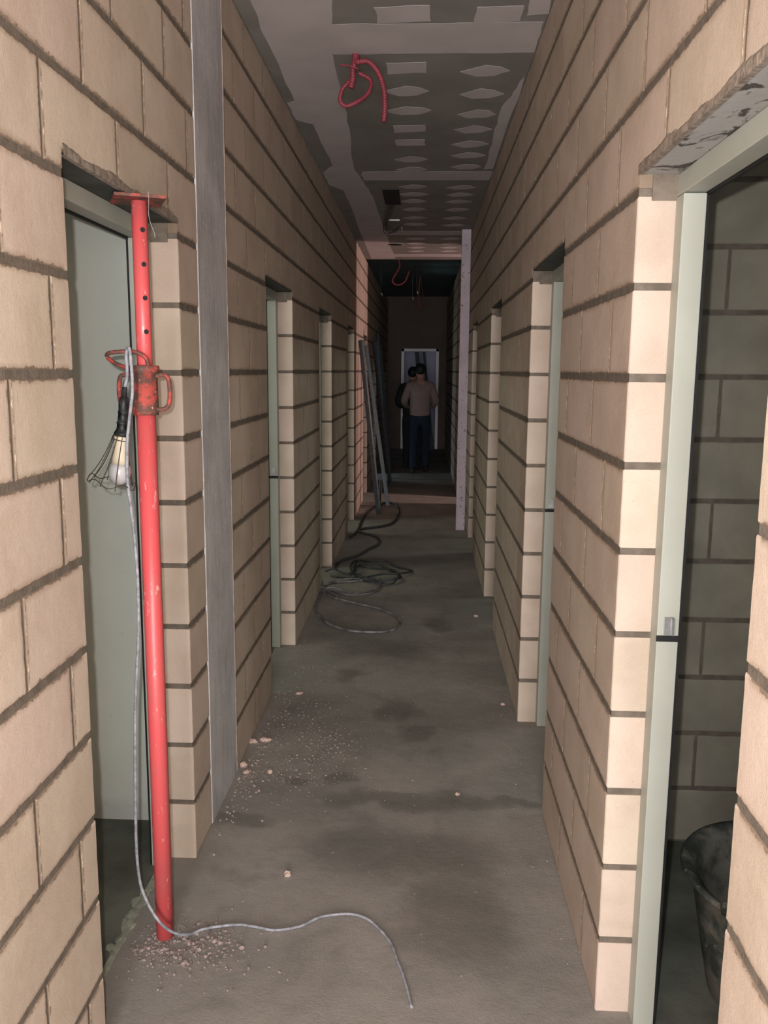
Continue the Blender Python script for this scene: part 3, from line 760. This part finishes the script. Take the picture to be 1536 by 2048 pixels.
# ------------------------------------------------------------------ rubber tub in the right room
bk = empty('rubber_tub', (.93, 2.05, 0), label='black cement stained rubber tub on the floor inside the first room on the right', category='tub')
m = MB(); A = Matrix.Translation((.935, 2.045, 0)) @ Matrix.Scale(1.08, 4, (0, 1, 0))
m.lathe([(.10, .004), (.150, .004), (.165, .02), (.185, .12), (.208, .25), (.222, .325), (.245, .345), (.250, .352), (.246, .360), (.232, .356), (.212, .340), (.196, .25), (.172, .10), (.155, .03), (.10, .02)], 48, A)
tub = m.build('body', M_bucket, bk)
for an in (50, 230):
    m = MB()
    def hq(r_, t, z): return (.935 + r_ * math.cos(R(an + t)), 2.045 + 1.08 * r_ * math.sin(R(an + t)), z)
    m.tube(spline([hq(.238, -16, .345), hq(.255, -13, .378), hq(.262, 0, .398), hq(.255, 13, .378), hq(.238, 16, .345)], 6), .010, 10)
    m.build('handle', M_bucket, bk)
m = MB()
m.lathe([(.001, .10), (.172, .10), (.171, .108), (.001, .118)], 32, A); m.build('mortar_residue', M_mortar, bk)

# ------------------------------------------------------------------ far doorway frame and boards leaning in the end room
d = empty('door_20', (-.07, YEND, 0), kind='structure')
for a, b in (((-.455, 17.97, 0), (-.395, 18.13, 2.06)), ((.256, 17.97, 0), (.316, 18.13, 2.06))):
    m = MB(); m.box(a, b, .004); m.build('jamb', M_white, d)
m = MB(); m.box((-.455, 17.97, 2.0), (.316, 18.13, 2.06), .004); m.build('head', M_white, d)
bx = [(.02, .11, 2.2, M_dark, 'dark board leaning in the end room, leftmost of the leaning boards'), (.12, .17, 2.25, M_plaster_b, 'pale narrow board leaning between darker boards in the end room'), (.19, .25, 2.3, M_dark, 'dark board leaning in the end room beside the right jamb')]
for a, b, h, mt, lb in bx:
    m = MB(); m.box((a, 18.9, .0), (b, 18.93, h), .002, Matrix.Rotation(R(-6), 3, 'Y'), Vector((a, 18.9, 0))); m.build('leaning_board', mt, None, label=lb, category='board', group='boards in the end room')
# unseen stack of plasterboard added to keep the work lamp off the corridor floor
pb = empty('light_blocking_stack', (.75, 10.1, 0), label='low stack of plasterboard added in the right side opening to block lamp light', category='plasterboard')
for k in range(6):
    m = MB(); m.box((.66 + k * .016, 9.82, 0), (.674 + k * .016, 10.47, .58), .001); m.build('board', M_plaster_b, pb)

# ------------------------------------------------------------------ people
def skin_mesh(name, verts, edges, root, mat, parent, sub=2, **props):
    me = bpy.data.meshes.new(name); me.from_pydata([v[:3] for v in verts], edges, [])
    o = link(name, me, mat, parent, **props)
    sk = o.modifiers.new('skin', 'SKIN'); sk.use_smooth_shade = True
    L = me.skin_vertices[0].data
    for i, v in enumerate(verts):
        r_ = v[3] if isinstance(v[3], tuple) else (v[3], v[3]); L[i].radius = r_
    L[root].use_root = True
    sb = o.modifiers.new('sub', 'SUBSURF'); sb.levels = sub; sb.render_levels = sub
    return o
def person(x, y, rz, H, shirt, label, stride, turn):
    k_ = H / 1.73
    e = empty('person', (x, y, 0), label=label, category='person', group='people walking away down the corridor')
    e.rotation_euler = (0, 0, rz); e.scale = (k_, k_, k_)
    s = stride
    J = {}
    V = []; E = []
    def v(n, x_, y_, z_, r_): J[n] = len(V); V.append((x_, y_, z_, r_))
    def ed(*ns):
        for a, b in zip(ns, ns[1:]): E.append((J[a], J[b]))
    # facing +y (away from the viewer)
    v('pel', 0, 0, .93, (.135, .10)); v('wst', 0, .01, 1.06, (.125, .095)); v('chs', 0, .0, 1.25, (.15, .11)); v('upc', 0, .01, 1.38, (.12, .09))
    v('nck', 0, .03, 1.47, .055); v('hd0', 0, .05, 1.53, .062); v('hd1', 0, .06, 1.60, (.075, .09)); v('hd2', 0, .055, 1.67, (.066, .082))
    ed('pel', 'wst', 'chs', 'upc', 'nck', 'hd0', 'hd1', 'hd2')
    v('nose', 0, .155, 1.59, .012); ed('hd1', 'nose')
    for sd, nm in ((1, 'R'), (-1, 'L')):
        v('er' + nm, sd * .078, .05, 1.595, .014); ed('hd1', 'er' + nm)
        v('sh' + nm, sd * .17, 0, 1.38, .062); v('el' + nm, sd * .255, .02 + turn * .02, 1.12, .046); v('wr' + nm, sd * .175, .22, 1.03, .028)
        v('pm' + nm, sd * .145, .285, 1.035, (.036, .018))
        ed('upc', 'sh' + nm, 'el' + nm, 'wr' + nm, 'pm' + nm)
        for q in range(4):
            fx_ = sd * (.165 - .018 * q); l1 = (.035, .040, .037, .028)[q]
            v('f%d%s' % (q, nm), fx_, .318, 1.035, .0085); v('g%d%s' % (q, nm), fx_ - sd * .004, .318 + l1 * .8, 1.02, .0075); v('h%d%s' % (q, nm), fx_ - sd * .006, .318 + l1, 1.0, .006)
            ed('pm' + nm, 'f%d%s' % (q, nm), 'g%d%s' % (q, nm), 'h%d%s' % (q, nm))
        v('t1' + nm, sd * .112, .275, 1.045, .010); v('t2' + nm, sd * .098, .31, 1.045, .008); ed('pm' + nm, 't1' + nm, 't2' + nm)
        ph = s * sd
        v('hp' + nm, sd * .085, 0, .88, .088); v('kn' + nm, sd * .10, .10 * ph + .03, .49, .056); v('an' + nm, sd * .105, .17 * ph - .03, .095, .036)
        v('to' + nm, sd * .115, .17 * ph + .12, .04, .034); ed('pel', 'hp' + nm, 'kn' + nm, 'an' + nm, 'to' + nm)
    skin_mesh('body', V, E, J['pel'], M_skin, e)
    def pv(*ns): return [V[J[n]] for n in ns]
    # shirt
    cv = []; ce_ = []
    def add(p, r_): cv.append((p[0], p[1], p[2], r_)); return len(cv) - 1
    a0 = add((0, .0, .90), (.172, .125)); a1 = add((0, 0, 1.06), (.178, .128)); a2 = add((0, 0, 1.25), (.19, .132)); a3 = add((0, .005, 1.38), (.142, .108)); a4 = add((0, .025, 1.455), (.068, .062))
    ce_ += [(a0, a1), (a1, a2), (a2, a3), (a3, a4)]
    for sd, nm in ((1, 'R'), (-1, 'L')):
        q0 = add((sd * .165, 0, 1.375), .082); q1 = add((sd * .262, .02 + turn * .02, 1.12), .066); q2 = add((sd * .185, .20, 1.035), .043)
        ce_ += [(a3, q0), (q0, q1), (q1, q2)]
    skin_mesh('shirt', cv, ce_, a1, shirt, e)
    cv = []; ce_ = []
    a0 = add((0, 0, .98), (.155, .115)); a1 = add((0, 0, .90), (.155, .12)); ce_.append((a0, a1))
    for sd in (1, -1):
        ph = s * sd
        q0 = add((sd * .088, 0, .82), .098); q1 = add((sd * .10, .10 * ph + .03, .49), .075); q2 = add((sd * .105, .17 * ph - .03, .13), .062); q3 = add((sd * .105, .17 * ph - .03, .07), .064)
        ce_ += [(a1, q0), (q0, q1), (q1, q2), (q2, q3)]
    skin_mesh('trousers', cv, ce_, a1, M_trouser if shirt is M_shirt else M_jacket, e)
    for sd in (1, -1):
        ph = s * sd
        m = MB(); g = bmesh.ops.create_uvsphere(m.bm, u_segments=16, v_segments=10, radius=1)['verts']
        for q in g: q.co = Vector((sd * .112 + q.co.x * .047, .17 * ph + .055 + q.co.y * .135, max(.0, .045 + q.co.z * (.05 if q.co.y > .2 else .065))))
        for f in m.bm.faces: f.smooth = True
        me = bpy.data.meshes.new('shoe'); m.bm.to_mesh(me); m.bm.free(); link('shoe', me, M_shoe, e)
    m = MB(); g = bmesh.ops.create_uvsphere(m.bm, u_segments=24, v_segments=16, radius=1)['verts']
    for q in g:
        n_ = 1 + .03 * noise.noise(q.co * 6)
        q.co = Vector((q.co.x * .088 * n_, .045 + q.co.y * .105 * n_, 1.63 + q.co.z * (.10 if q.co.z > 0 else .095) * n_))
    bmesh.ops.delete(m.bm, geom=[q for q in g if q.co.z < 1.585 and q.co.y > .02], context='VERTS')
    for f in m.bm.faces: f.smooth = True
    me = bpy.data.meshes.new('hair'); m.bm.to_mesh(me); m.bm.free(); link('hair', me, M_hair, e)
    # eyes and mouth on the face that is turned away
    for sd in (1, -1):
        m = MB(); m.chunk((sd * .032, .142, 1.62), .012, .006, .006, 0, 2, 0)
        me = bpy.data.meshes.new('eye'); m.bm.to_mesh(me); m.bm.free(); link('eye', me, M_white, e)
    return e
person(-.045, 13.75, 0.05, 1.73, M_shirt, 'person in a taupe shirt and navy trousers walking away, arms held in front', .75, 0)
person(-.175, 14.35, -.08, 1.68, M_jacket, 'person in black clothing walking just ahead and to the left of the taupe shirt', -.7, 1)
